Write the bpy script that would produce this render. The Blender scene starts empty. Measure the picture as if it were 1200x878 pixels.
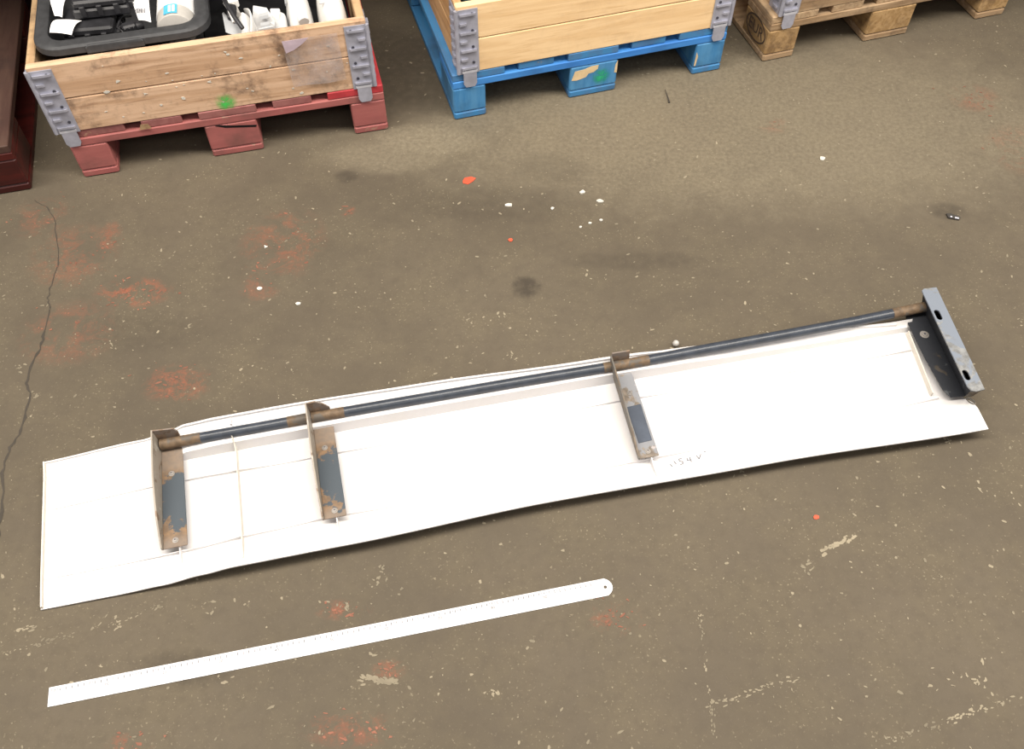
import bpy, bmesh, math, random
from mathutils import Vector, Matrix
R = math.radians
random.seed(7)
scene = bpy.context.scene
C = scene.collection

# ---------------------------------------------------------------- camera
cam_d = bpy.data.cameras.new('camera')
cam_d.sensor_width = 36.0
cam_d.lens = 1075.5 / 1200 * 36.0
cam_d.clip_start = 0.05
cam = bpy.data.objects.new('camera', cam_d); C.objects.link(cam)
cam.location = (0, 0, 1.6494)
cam.rotation_euler = (R(90 - 54.375), R(0.085), 0)
scene.camera = cam

# ---------------------------------------------------------------- world, lamps, exposure
world = bpy.data.worlds.new('hall_light'); scene.world = world
world.use_nodes = True
bgn = world.node_tree.nodes['Background']
bgn.inputs['Color'].default_value = (0.93, 0.90, 0.95, 1)
bgn.inputs['Strength'].default_value = 0.36

def area(name, loc, rot, sx, sy, power, col):
    d = bpy.data.lights.new(name, 'AREA'); d.shape = 'RECTANGLE'
    d.size = sx; d.size_y = sy; d.energy = power; d.color = col
    o = bpy.data.objects.new(name, d); C.objects.link(o)
    o.location = loc; o.rotation_euler = rot
    return o
WARM = (1.0, 0.93, 0.83)
# rows of overhead strip lamps of the workshop hall, over the aisle in front of the pallets
area('ceiling_strip_lamp', (0.8, 1.02, 3.2), (0, 0, 0), 9.0, 0.3, 425, WARM)
area('ceiling_strip_lamp', (0.8, -2.6, 4.2), (0, 0, 0), 9.0, 0.3, 110, WARM)

scene.view_settings.view_transform = 'Standard'
scene.view_settings.look = 'None'
scene.view_settings.gamma = 1.0
scene.view_settings.use_curve_mapping = False
scene.view_settings.exposure = 0.0

# ---------------------------------------------------------------- node helpers
class NT:
    def __init__(s, name):
        s.m = bpy.data.materials.new(name); s.m.use_nodes = True
        s.t = s.m.node_tree; s.n = s.t.nodes; s.l = s.t.links
        s.b = s.n['Principled BSDF']
    def node(s, kind, **kw):
        n = s.n.new(kind)
        for k, v in kw.items(): setattr(n, k, v)
        return n
    def put(s, sock, v):
        if isinstance(v, bpy.types.NodeSocket): s.l.new(v, sock)
        elif v is not None:
            if sock.type == 'RGBA' and len(v) == 3: v = (*v, 1)
            sock.default_value = v
    def coord(s, out='Object', scale=(1, 1, 1), rand=False):
        tc = s.node('ShaderNodeTexCoord'); mp = s.node('ShaderNodeMapping')
        s.l.new(tc.outputs[out], mp.inputs['Vector']); mp.inputs['Scale'].default_value = scale
        if rand:
            oi = s.node('ShaderNodeObjectInfo')
            m = s.math('MULTIPLY', oi.outputs['Random'], 37.0)
            s.l.new(m, mp.inputs['Location'])
        return mp.outputs[0]
    def noise(s, vec, scale, detail=4, rough=0.6, dist=0.0):
        n = s.node('ShaderNodeTexNoise'); s.l.new(vec, n.inputs['Vector'])
        n.inputs['Scale'].default_value = scale; n.inputs['Detail'].default_value = detail
        n.inputs['Roughness'].default_value = rough; n.inputs['Distortion'].default_value = dist
        return n.outputs['Fac']
    def math(s, op, a, b=None, clamp=False):
        n = s.node('ShaderNodeMath', operation=op); n.use_clamp = clamp
        s.put(n.inputs[0], a)
        if b is not None: s.put(n.inputs[1], b)
        return n.outputs[0]
    def ramp(s, fac, a, b, to=(0, 1)):
        n = s.node('ShaderNodeMapRange'); n.interpolation_type = 'SMOOTHSTEP'
        s.put(n.inputs['Value'], fac)
        n.inputs['From Min'].default_value = a; n.inputs['From Max'].default_value = b
        n.inputs['To Min'].default_value = to[0]; n.inputs['To Max'].default_value = to[1]
        return n.outputs[0]
    def mix(s, fac, a, b):
        n = s.node('ShaderNodeMix', data_type='RGBA')
        s.put(n.inputs['Factor'], fac); s.put(n.inputs['A'] if False else n.inputs[6], a); s.put(n.inputs[7], b)
        return n.outputs[2]
    def bump(s, h, strength=0.3, dist=0.002):
        n = s.node('ShaderNodeBump'); s.put(n.inputs['Height'], h)
        n.inputs['Strength'].default_value = strength; n.inputs['Distance'].default_value = dist
        s.l.new(n.outputs[0], s.b.inputs['Normal'])
    def set(s, col=None, rough=None, metal=None, spec=None, alpha=None):
        s.put(s.b.inputs['Base Color'], col); s.put(s.b.inputs['Roughness'], rough)
        s.put(s.b.inputs['Metallic'], metal); s.put(s.b.inputs['Specular IOR Level'], spec)
        s.put(s.b.inputs['Alpha'], alpha)
        return s.m

def plain(name, col, rough=0.6, metal=0.0, var=0.12, scale=30, spec=0.4):
    t = NT(name); v = t.coord(rand=True)
    f = t.noise(v, scale, 4)
    lo = tuple(c * (1 - var) for c in col); hi = tuple(min(1, c * (1 + var)) for c in col)
    return t.set(t.mix(t.ramp(f, 0.3, 0.7), lo, hi), rough, metal, spec)

def wood(name, dark, mid, light, dirt=(0.06, 0.045, 0.035), dirt_amt=0.5, axis='X', rough=0.75):
    t = NT(name)
    sc = {'X': (1.6, 22, 22), 'Y': (22, 1.6, 22), 'Z': (22, 22, 1.6)}[axis]
    v = t.coord(scale=sc, rand=True); v2 = t.coord(rand=True)
    g = t.noise(v, 1.6, 5, 0.55, 1.2); g2 = t.noise(v, 5.0, 4, 0.6)
    c = t.mix(t.ramp(g, 0.32, 0.62), mid, light)
    c = t.mix(t.ramp(g2, 0.52, 0.72, (0, 0.6)), c, dark)
    d = t.noise(v2, 9.0, 5, 0.65)
    d2 = t.noise(v2, 38.0, 4, 0.7)
    d = t.math('ADD', t.math('MULTIPLY', d, 0.65), t.math('MULTIPLY', d2, 0.35))
    c = t.mix(t.ramp(d, 0.47, 0.68, (0, dirt_amt)), c, dirt)
    t.bump(g2, 0.25, 0.002)
    return t.set(c, rough, 0, 0.25)

def painted(name, col, col2, under, wear=0.62, grime=(0.05, 0.04, 0.04), axis='X', rough=0.6, amt=0.6):
    t = NT(name)
    sc = {'X': (2.5, 18, 18), 'Y': (18, 2.5, 18), 'Z': (18, 18, 2.5)}[axis]
    v = t.coord(scale=sc, rand=True); v2 = t.coord(rand=True)
    a = t.noise(v, 1.7, 5, 0.65); b = t.noise(v2, 14, 5, 0.7); d = t.noise(v2, 6, 4, 0.6)
    c = t.mix(t.ramp(a, 0.35, 0.65), col, col2)
    c = t.mix(t.ramp(d, 0.48, 0.75, (0, amt)), c, grime)
    w = t.math('ADD', t.math('MULTIPLY', a, 0.45), t.math('MULTIPLY', b, 0.55))
    c = t.mix(t.ramp(w, wear, wear + 0.05), c, under)
    t.bump(a, 0.3, 0.002)
    return t.set(c, rough, 0, 0.3)

M = {}
M['honey'] = wood('honey_pine', (0.62, 0.40, 0.19), (0.76, 0.52, 0.275), (0.85, 0.61, 0.345), (0.45, 0.31, 0.19), 0.22)
M['aged'] = wood('aged_pine', (0.30, 0.165, 0.09), (0.50, 0.315, 0.19), (0.66, 0.45, 0.30), (0.15, 0.095, 0.065), 0.95)
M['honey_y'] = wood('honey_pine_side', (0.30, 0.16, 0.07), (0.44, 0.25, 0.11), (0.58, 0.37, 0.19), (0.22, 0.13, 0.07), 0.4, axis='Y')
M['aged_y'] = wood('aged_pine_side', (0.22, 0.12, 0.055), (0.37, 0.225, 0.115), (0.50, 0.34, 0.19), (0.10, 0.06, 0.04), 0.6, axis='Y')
M['grey_wood'] = wood('weathered_pine', (0.17, 0.105, 0.058), (0.29, 0.19, 0.105), (0.40, 0.28, 0.17), (0.10, 0.07, 0.05), 0.7)
M['grey_wood_y'] = wood('weathered_pine_deck', (0.20, 0.125, 0.07), (0.36, 0.24, 0.14), (0.50, 0.36, 0.22), (0.10, 0.07, 0.05), 0.6, axis='Y')
M['grey_block'] = wood('weathered_block', (0.17, 0.10, 0.042), (0.31, 0.19, 0.08), (0.43, 0.28, 0.135), (0.09, 0.055, 0.035), 0.7, axis='Y')
M['red'] = painted('red_pallet_paint', (0.38, 0.125, 0.115), (0.32, 0.10, 0.095), (0.33, 0.20, 0.15), 0.57, (0.15, 0.075, 0.065), amt=0.85)
M['red_pale'] = painted('worn_red_deck_paint', (0.32, 0.13, 0.12), (0.25, 0.09, 0.085), (0.36, 0.20, 0.14), 0.57, (0.12, 0.07, 0.06), 'Y')
M['red_bright'] = painted('bright_red_deck_paint', (0.52, 0.05, 0.06), (0.42, 0.04, 0.05), (0.36, 0.19, 0.12), 0.68, (0.16, 0.04, 0.04), 'Y', amt=0.3)
M['red_dark'] = painted('dark_red_gloss_paint', (0.075, 0.012, 0.010), (0.04, 0.009, 0.008), (0.08, 0.03, 0.02), 0.63, (0.02, 0.012, 0.012), rough=0.4)
M['red_dark_deck'] = painted('dark_brown_deck_paint', (0.085, 0.048, 0.036), (0.06, 0.03, 0.024), (0.12, 0.07, 0.05), 0.6, (0.03, 0.02, 0.02), 'Y')
M['blue'] = painted('blue_pallet_paint', (0.04, 0.19, 0.56), (0.06, 0.25, 0.62), (0.30, 0.36, 0.40), 0.70, (0.02, 0.05, 0.12), amt=0.45)
M['blue_block'] = painted('blue_block_paint', (0.045, 0.20, 0.43), (0.085, 0.27, 0.50), (0.35, 0.36, 0.30), 0.67, (0.02, 0.05, 0.10), 'Z', amt=0.55)
M['blue_deck'] = painted('worn_blue_deck_paint', (0.05, 0.22, 0.46), (0.07, 0.18, 0.36), (0.20, 0.22, 0.20), 0.6, (0.03, 0.05, 0.06), 'Y')
M['bare'] = plain('bare_pine', (0.66, 0.50, 0.29), 0.8)
M['rivet_hole'] = plain('dark_rivet', (0.045, 0.045, 0.06), 0.6)

def galv(name, col, metal=0.15):
    t = NT(name); v = t.coord(rand=True)
    a = t.noise(v, 25, 5, 0.6); b = t.noise(v, 120, 3)
    c = t.mix(t.ramp(a, 0.3, 0.7), tuple(x * 0.82 for x in col), tuple(min(1, x * 1.12) for x in col))
    t.bump(b, 0.1, 0.0005)
    return t.set(c, 0.42, metal, 0.5)
M['galv'] = galv('galvanised_steel', (0.36, 0.365, 0.43))
M['galv_bright'] = galv('galvanised_steel_light', (0.55, 0.56, 0.62))

def rusty(name, base, rust, thr, scale=16, light=None, lthr=0.66):
    t = NT(name); v = t.coord(rand=True)
    a = t.noise(v, scale, 6, 0.62, 0.4); b = t.noise(v, 70, 4, 0.6); c0 = t.noise(v, 30, 4, 0.6)
    r = t.mix(t.ramp(b, 0.3, 0.7), tuple(x * 0.55 for x in rust), rust)
    c = t.mix(t.ramp(a, thr - 0.025, thr + 0.025), base, r)
    if light: c = t.mix(t.ramp(c0, lthr, lthr + 0.06, (0, 0.8)), c, light)
    t.bump(b, 0.35, 0.0012)
    return t.set(c, 0.6, 0.15, 0.4)
NAVY = (0.055, 0.072, 0.095)
def rust_arm():
    t = NT('navy_paint_with_rust'); v = t.coord()
    sp = t.node('ShaderNodeSeparateXYZ'); t.l.new(v, sp.inputs[0])
    end = t.math('ABSOLUTE', t.math('SUBTRACT', sp.outputs[1], 0.163))
    a = t.noise(v, 27, 6, 0.62, 0.6); b = t.noise(v, 75, 4, 0.6)
    a = t.math('ADD', t.math('MULTIPLY', a, 0.62), t.math('MULTIPLY', t.noise(v, 95, 4, 0.65), 0.38))
    f = t.math('ADD', a, t.math('MULTIPLY', t.math('SUBTRACT', end, 0.050), 2.8))
    r = t.mix(t.ramp(b, 0.3, 0.7), (0.13, 0.09, 0.06), (0.235, 0.145, 0.078))
    r = t.mix(t.ramp(end, 0.065, 0.088, (0, 0.65)), r, (0.20, 0.165, 0.135))
    c = t.mix(t.ramp(f, 0.50, 0.55), (0.055, 0.069, 0.083), r)
    t.bump(b, 0.35, 0.0012)
    return t.set(c, 0.6, 0.1, 0.4)
M['rust_arm'] = rust_arm()
M['rust_cap'] = rusty('grey_brown_rust', (0.20, 0.165, 0.14), (0.26, 0.185, 0.13), 0.5, 40, (0.33, 0.28, 0.24))
M['rust_wall'] = rusty('pale_grey_rust', (0.30, 0.265, 0.22), (0.22, 0.15, 0.10), 0.60, 25, (0.42, 0.40, 0.36), 0.6)
M['arm_grey'] = rusty('worn_grey_paint', (0.22, 0.225, 0.24), (0.24, 0.20, 0.16), 0.56, 22, (0.42, 0.38, 0.38))
M['arm_wall'] = rusty('grimy_grey_paint', (0.13, 0.12, 0.105), (0.18, 0.14, 0.10), 0.55, 22)
M['arm_navy'] = plain('navy_paint', (0.062, 0.075, 0.10), 0.5)
M['rust_tube'] = rusty('rusty_tube_end', (0.10, 0.085, 0.07), (0.17, 0.115, 0.07), 0.46, 34)
M['tube'] = plain('dark_navy_gloss_paint', (0.034, 0.041, 0.054), 0.34, 0.0, 0.2, 40, 0.5)
M['black_plate'] = rusty('black_paint', (0.018, 0.02, 0.025), (0.06, 0.05, 0.04), 0.66, 22, (0.07, 0.075, 0.08), 0.64)
M['flange'] = rusty('blue_grey_zinc', (0.18, 0.205, 0.245), (0.26, 0.265, 0.265), 0.56, 14)
M['screw'] = plain('zinc_screw', (0.27, 0.25, 0.23), 0.45, 0.3)

def white_plastic():
    t = NT('white_fibreglass'); v = t.coord()
    a = t.noise(v, 6, 5, 0.6); b = t.noise(v, 60, 3)
    c = t.mix(t.ramp(a, 0.45, 0.75, (0, 0.5)), (0.64, 0.625, 0.625), (0.60, 0.58, 0.54))
    t.bump(b, 0.04, 0.001)
    return t.set(c, 0.5, 0, 0.35)
M['white'] = white_plastic()
M['rib_white'] = plain('yellowed_white_plastic', (0.62, 0.58, 0.51), 0.55, 0, 0.04)
M['ruler'] = plain('satin_steel', (0.60, 0.59, 0.60), 0.42, 0.1, 0.02, 20, 0.5)
M['etch'] = plain('grey_etching', (0.06, 0.06, 0.07), 0.6)
M['black'] = plain('black_plastic', (0.022, 0.022, 0.025), 0.45, 0, 0.25)
M['tub'] = plain('charcoal_tub_plastic', (0.042, 0.043, 0.046), 0.55, 0, 0.15, 60)
M['dark_void'] = plain('void_black', (0.008, 0.008, 0.009), 0.7, 0, 0.3, 20, 0.15)
M['paper'] = plain('white_paper', (0.86, 0.85, 0.85), 0.7, 0, 0.03)
M['ink'] = plain('dark_ink', (0.10, 0.10, 0.12), 0.7)
M['pen'] = plain('faint_pen', (0.14, 0.14, 0.16), 0.7)
M['jar'] = plain('grey_jar_plastic', (0.46, 0.44, 0.41), 0.5, 0, 0.06)
M['sky_blue'] = plain('sky_blue_print', (0.09, 0.42, 0.62), 0.5)
M['white_part'] = plain('white_moulding', (0.78, 0.77, 0.75), 0.45, 0, 0.03)
M['grey_part'] = plain('light_grey_moulding', (0.50, 0.50, 0.50), 0.5, 0, 0.08)
M['mid_grey_part'] = plain('grey_moulding', (0.32, 0.33, 0.34), 0.45, 0, 0.08)
M['teal'] = plain('dark_teal_plastic', (0.03, 0.10, 0.11), 0.4)
M['cream'] = plain('cream_plastic', (0.62, 0.58, 0.42), 0.5)
M['chip_white'] = plain('white_chip', (0.58, 0.56, 0.50), 0.7)
M['chip_red'] = plain('red_chip', (0.62, 0.085, 0.04), 0.7)
M['chip_dark'] = plain('dark_grime', (0.045, 0.04, 0.035), 0.8)
M['fleck'] = plain('pale_worn_concrete', (0.225, 0.192, 0.135), 0.85, 0, 0.3, 8)
M['fleck_red'] = plain('faded_red_floor_paint', (0.205, 0.085, 0.054), 0.8, 0, 0.3, 10)
M['crack'] = plain('crack_dirt', (0.05, 0.042, 0.033), 0.9)
M['stamp'] = plain('burnt_stamp', (0.07, 0.045, 0.03), 0.9)

def film():
    t = NT('clear_film')
    tr = t.node('ShaderNodeBsdfTransparent'); mx = t.node('ShaderNodeMixShader')
    v = t.coord(); f = t.ramp(t.noise(v, 22, 4, 0.6), 0.35, 0.75, (0.12, 0.42))
    t.l.new(f, mx.inputs[0]); t.l.new(tr.outputs[0], mx.inputs[1]); t.l.new(t.b.outputs[0], mx.inputs[2])
    t.l.new(mx.outputs[0], t.n['Material Output'].inputs['Surface'])
    t.bump(t.noise(v, 40, 3), 0.5, 0.004)
    return t.set((0.55, 0.48, 0.46), 0.25, 0, 0.6)
M['film'] = film()
def spray(name, col):
    t = NT(name)
    tr = t.node('ShaderNodeBsdfTransparent'); mx = t.node('ShaderNodeMixShader')
    v = t.coord()
    g = t.node('ShaderNodeVectorMath', operation='LENGTH'); t.l.new(v, g.inputs[0])
    m = t.ramp(t.math('DIVIDE', g.outputs['Value'], 0.032), 1.0, 0.15, (0, 0.95))
    nz = t.ramp(t.noise(v, 60, 4, 0.7), 0.3, 0.6)
    t.l.new(t.math('MULTIPLY', m, nz), mx.inputs[0]); t.l.new(tr.outputs[0], mx.inputs[1]); t.l.new(t.b.outputs[0], mx.inputs[2])
    t.l.new(mx.outputs[0], t.n['Material Output'].inputs['Surface'])
    return t.set(col, 0.6, 0, 0.3)
M['green_spray'] = spray('green_spray_paint', (0.07, 0.55, 0.10))
M['green_spray2'] = spray('dark_green_spray_paint', (0.03, 0.42, 0.20))

# concrete floor: object coordinates are metres on the hall floor
RED_PAINT = [(-0.897, 1.422, .085, .045, .95), (-1.002, 1.597, .03, .06, .6), (-0.567, 1.581, .10, .115, .5), (-1.071, 1.54, .10, .10, .45),
             (-0.74, 1.158, .075, .05, .7), (-1.194, 1.671, .07, .07, .35), (0.189, 0.624, .05, .03, .6), (-0.319, 0.641, .05, .02, .6),
             (-0.223, 0.53, .03, .02, .6), (-0.282, 0.426, .08, .03, .55), (-0.659, 0.399, .04, .02, .7), (1.30, 2.138, .07, .06, .4),
             (1.37, 1.92, .10, .10, .3), (-1.015, 1.301, .11, .09, .4), (-0.60, 1.45, .05, .06, .4), (0.72, 2.02, .05, .03, .25), (-0.42, 1.695, .02, .02, .7)]
DARK = [(0.031, 1.436, .035, .035, .85), (-0.435, 1.82, .03, .025, .6), (1.10, 1.69, .045, .03, .55), (-0.591, 0.53, .09, .035, .5),
        (-0.839, 1.301, .14, .06, .25), (-0.36, 2.25, .22, .22, .55), (0.30, 1.52, .16, .03, .3), (-0.05, 1.72, .22, .07, .3), (0.10, 1.85, .10, .06, .25)]  # wide spot between red and blue pallets: their shade put into the floor colour
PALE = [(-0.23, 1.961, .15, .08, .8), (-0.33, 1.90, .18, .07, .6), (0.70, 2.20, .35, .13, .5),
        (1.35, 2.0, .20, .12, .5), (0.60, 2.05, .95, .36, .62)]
def floor_mat():
    t = NT('worn_concrete')
    tc = t.node('ShaderNodeTexCoord'); V = tc.outputs['Object']
    sx = t.node('ShaderNodeSeparateXYZ'); t.l.new(V, sx.inputs[0])
    n1 = t.noise(V, 1.3, 5, 0.6); n2 = t.noise(V, 7, 6, 0.65); n3 = t.noise(V, 45, 5, 0.65); n4 = t.noise(V, 170, 3, 0.6)
    n5 = t.noise(V, 16, 6, 0.75, 0.5); n6 = t.noise(V, 90, 5, 0.7)
    wob = t.math('MULTIPLY', t.math('SUBTRACT', n5, 0.5), 1.5)
    def blobs(lst):
        tot = None
        for (x, y, rx, ry, s) in lst:
            dx = t.math('DIVIDE', t.math('SUBTRACT', sx.outputs[0], x), rx)
            dy = t.math('DIVIDE', t.math('SUBTRACT', sx.outputs[1], y), ry)
            d = t.math('ADD', t.math('MULTIPLY', dx, dx), t.math('MULTIPLY', dy, dy))
            d = t.math('ADD', d, wob)
            m = t.ramp(d, 1.6, 0.1, (0, s))
            tot = m if tot is None else t.math('MAXIMUM', tot, m)
        return tot
    c = t.mix(t.ramp(n1, 0.3, 0.7), (0.090, 0.0745, 0.0545), (0.116, 0.096, 0.070))
    c = t.mix(t.ramp(n2, 0.35, 0.72, (0, 0.5)), c, (0.132, 0.110, 0.075))
    c = t.mix(t.ramp(n3, 0.42, 0.68, (0, 0.35)), c, (0.085, 0.070, 0.052))
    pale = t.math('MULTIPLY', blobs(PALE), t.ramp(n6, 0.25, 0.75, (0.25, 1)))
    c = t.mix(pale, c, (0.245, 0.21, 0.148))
    spk = t.math('MULTIPLY', t.ramp(n4, 0.60, 0.70), t.ramp(n2, 0.40, 0.65, (0.1, 0.7)))
    c = t.mix(spk, c, (0.26, 0.222, 0.155))
    wear = t.math('MULTIPLY', t.ramp(n6, 0.61, 0.68), t.ramp(n5, 0.50, 0.62, (0, 0.65)))
    c = t.mix(wear, c, (0.27, 0.23, 0.158))
    redm = t.math('MULTIPLY', blobs(RED_PAINT), t.ramp(n5, 0.455, 0.60))
    redm = t.math('MULTIPLY', redm, t.ramp(n6, 0.32, 0.60, (0.15, 0.85)))
    c = t.mix(redm, c, (0.27, 0.088, 0.052))
    c = t.mix(t.math('MULTIPLY', blobs(DARK), t.ramp(n3, 0.25, 0.6, (0.4, 1))), c, (0.05, 0.042, 0.033))
    t.bump(t.math('ADD', t.math('MULTIPLY', n3, 0.6), t.math('MULTIPLY', n4, 0.4)), 0.22, 0.003)
    return t.set(c, t.ramp(n2, 0.3, 0.7, (0.65, 0.85)), 0, 0.1)
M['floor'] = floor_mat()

# ---------------------------------------------------------------- mesh helpers
def link(o, parent=None):
    C.objects.link(o)
    if parent is not None: o.parent = parent
    return o
def finish(bm, name, mat, smooth=None):
    bmesh.ops.recalc_face_normals(bm, faces=bm.faces)
    me = bpy.data.meshes.new(name); bm.to_mesh(me); bm.free()
    me.materials.append(M[mat] if isinstance(mat, str) else mat)
    if smooth is not None:
        me.polygons.foreach_set('use_smooth', [True] * len(me.polygons))
        me.set_sharp_from_angle(angle=R(smooth))
    return me
def obj(name, me, parent=None, loc=(0, 0, 0), rot=(0, 0, 0)):
    o = bpy.data.objects.new(name, me); o.location = loc; o.rotation_euler = rot
    return link(o, parent)
def thing(name, label, cat, loc=(0, 0, 0), rotz=0.0, group=None):
    o = bpy.data.objects.new(name, None); o.empty_display_size = 0.05
    o.location = loc; o.rotation_euler = (0, 0, rotz); C.objects.link(o)
    return tag(o, label, cat, group)
def tag(o, label, cat, group=None):
    o['label'] = label; o['category'] = cat
    if group: o['group'] = group
    return o
def box(bm, lo, hi, bevel=0.0, mat=None):
    vs = [bm.verts.new((x, y, z)) for x in (lo[0], hi[0]) for y in (lo[1], hi[1]) for z in (lo[2], hi[2])]
    if mat is not None:
        for v in vs: v.co = mat @ v.co
    idx = [(0, 1, 3, 2), (4, 6, 7, 5), (0, 4, 5, 1), (2, 3, 7, 6), (0, 2, 6, 4), (1, 5, 7, 3)]
    fs = [bm.faces.new([vs[i] for i in f]) for f in idx]
    if bevel:
        es = list({e for f in fs for e in f.edges})
        bmesh.ops.bevel(bm, geom=es, offset=bevel, segments=1, affect='EDGES')
    return vs
def boxme(name, size, mat, bevel=0.003):
    bm = bmesh.new(); box(bm, (0, 0, 0), size, bevel); return finish(bm, name, mat)
def ext(bm, pts, vec):
    """closed prism: polygon pts swept by vec"""
    vec = Vector(vec)
    a = [bm.verts.new(p) for p in pts]; b = [bm.verts.new(Vector(p) + vec) for p in pts]
    n = len(a)
    bm.faces.new(a[::-1]); bm.faces.new(b)
    for i in range(n): bm.faces.new((a[i], a[(i + 1) % n], b[(i + 1) % n], b[i]))
def ext_me(name, pts, vec, mat, bevel=0.0):
    bm = bmesh.new(); ext(bm, pts, vec)
    if bevel:
        bmesh.ops.recalc_face_normals(bm, faces=bm.faces)
        bmesh.ops.bevel(bm, geom=bm.edges[:], offset=bevel, segments=1, affect='EDGES')
    return finish(bm, name, mat)
def holed(name, outer, holes, z0, z1, mat):
    bm = bmesh.new(); es = []
    for loop in [outer] + holes:
        vs = [bm.verts.new((x, y, z0)) for x, y in loop]
        es += [bm.edges.new((vs[i], vs[(i + 1) % len(vs)])) for i in range(len(vs))]
    bmesh.ops.triangle_fill(bm, edges=es, use_beauty=True)
    r = bmesh.ops.extrude_face_region(bm, geom=bm.faces[:])
    for v in r['geom']:
        if isinstance(v, bmesh.types.BMVert): v.co.z = z1
    return finish(bm, name, mat)
def tube(bm, path, rad, seg=12, caps=True):
    """round bar along a polyline; rad a number or a list"""
    P = [Vector(p) for p in path]; rings = []
    n0 = None
    for i, p in enumerate(P):
        d = (P[min(i + 1, len(P) - 1)] - P[max(i - 1, 0)]).normalized()
        if n0 is None:
            n0 = d.orthogonal().normalized()
        else:
            n0 = (n0 - d * n0.dot(d)).normalized()
        b = d.cross(n0)
        r = rad[i] if isinstance(rad, (list, tuple)) else rad
        rings.append([bm.verts.new(p + (n0 * math.cos(2 * math.pi * k / seg) + b * math.sin(2 * math.pi * k / seg)) * r) for k in range(seg)])
    for a, b in zip(rings, rings[1:]):
        for k in range(seg): bm.faces.new((a[k], a[(k + 1) % seg], b[(k + 1) % seg], b[k]))
    if caps: bm.faces.new(rings[0][::-1]); bm.faces.new(rings[-1])
def tube_me(name, path, rad, mat, seg=12):
    bm = bmesh.new(); tube(bm, path, rad, seg); return finish(bm, name, mat, 40)
def lathe(name, prof, mat, seg=24, axis='Z'):
    bm = bmesh.new(); rings = []
    for r, z in prof:
        rings.append([bm.verts.new((r * math.cos(2 * math.pi * k / seg), r * math.sin(2 * math.pi * k / seg), z)) for k in range(seg)])
    for a, b in zip(rings, rings[1:]):
        for k in range(seg): bm.faces.new((a[k], a[(k + 1) % seg], b[(k + 1) % seg], b[k]))
    if prof[0][0] > 1e-5: bm.faces.new(rings[0][::-1])
    if prof[-1][0] > 1e-5: bm.faces.new(rings[-1])
    bmesh.ops.remove_doubles(bm, verts=bm.verts, dist=1e-6)
    return finish(bm, name, mat, 40)
def sheet(name, grid, thick, mat, smooth=35):
    """thick skin from a grid (rows of points)"""
    bm = bmesh.new()
    V = [[bm.verts.new(p) for p in row] for row in grid]
    for i in range(len(V) - 1):
        for j in range(len(V[0]) - 1):
            bm.faces.new((V[i][j], V[i + 1][j], V[i + 1][j + 1], V[i][j + 1]))
    bmesh.ops.recalc_face_normals(bm, faces=bm.faces)
    bmesh.ops.solidify(bm, geom=bm.faces[:], thickness=thick)
    return finish(bm, name, mat, smooth)
def lerp(tab, x):
    if x <= tab[0][0]: return tab[0][1]
    for (a, fa), (b, fb) in zip(tab, tab[1:]):
        if x <= b:
            k = (x - a) / (b - a); return fa + (fb - fa) * k
    return tab[-1][1]
def slerp(tab, x):
    """piecewise with smooth ends"""
    if x <= tab[0][0]: return tab[0][1]
    for (a, fa), (b, fb) in zip(tab, tab[1:]):
        if x <= b:
            k = (x - a) / (b - a); k = k * k * (3 - 2 * k); return fa + (fb - fa) * k
    return tab[-1][1]
def text_me(name, s, size, mat, depth=0.0002):
    cu = bpy.data.curves.new(name, 'FONT'); cu.body = s; cu.size = size; cu.extrude = depth; cu.resolution_u = 2
    cu.align_x = 'CENTER'; cu.align_y = 'CENTER'
    o = bpy.data.objects.new(name, cu)
    me = bpy.data.meshes.new_from_object(o); me.name = name
    me.materials.clear(); me.materials.append(M[mat])
    bpy.data.objects.remove(o); bpy.data.curves.remove(cu)
    return me

# ---------------------------------------------------------------- floor
bm = bmesh.new()
vs = [bm.verts.new(p) for p in ((-6, -4, 0), (6, -4, 0), (6, 8, 0), (-6, 8, 0))]; bm.faces.new(vs)
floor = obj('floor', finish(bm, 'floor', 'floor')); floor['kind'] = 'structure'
floor['label'] = 'worn brown-grey concrete floor with flecks and faded red paint'

# unseen deck added above the pallets: keeps the lamps off the floor between them
bm = bmesh.new(); ext(bm, [(-5.0, .86, 1.05), (6.0, 3.83, 1.05), (6.0, 8.0, 1.05), (-5.0, 8.0, 1.05)], (0, 0, .10))
deck = obj('shade_deck', finish(bm, 'shade_deck', 'grey_wood')); deck['kind'] = 'structure'
deck['label'] = 'added wooden deck out of view, shading the row of pallets'

def blob_poly(bm, x, y, r, el=1.0, ang=0.0, z=0.0004, n=7, jag=0.35):
    ca, sa = math.cos(ang), math.sin(ang); vs = []; z += random.uniform(0, .0004)
    for k in range(n):
        a = 2 * math.pi * k / n; q = r * random.uniform(1 - jag, 1 + jag)
        px, py = q * math.cos(a) * el, q * math.sin(a)
        vs.append(bm.verts.new((x + ca * px - sa * py, y + sa * px + ca * py, z)))
    bm.faces.new(vs)
bm = bmesh.new()
for i in range(2800):
    x, y = random.uniform(-1.5, 1.6), random.uniform(0.33, 2.5)
    r = random.choice((.0008, .0008, .001, .001, .0013, .0018, .0026))
    blob_poly(bm, x, y, r, random.uniform(1, 2.4), random.uniform(0, 3.14), n=6)
for i in range(70):                                   # larger worn spots, in small clumps
    x, y = random.uniform(-1.2, 1.2), random.uniform(0.35, 1.35)
    for k in range(random.randint(2, 9)):
        blob_poly(bm, x + random.gauss(0, .010), y + random.gauss(0, .008), random.uniform(.0008, .0026), random.uniform(1, 3), random.uniform(0, 3.14), n=8, jag=.6)
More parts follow.
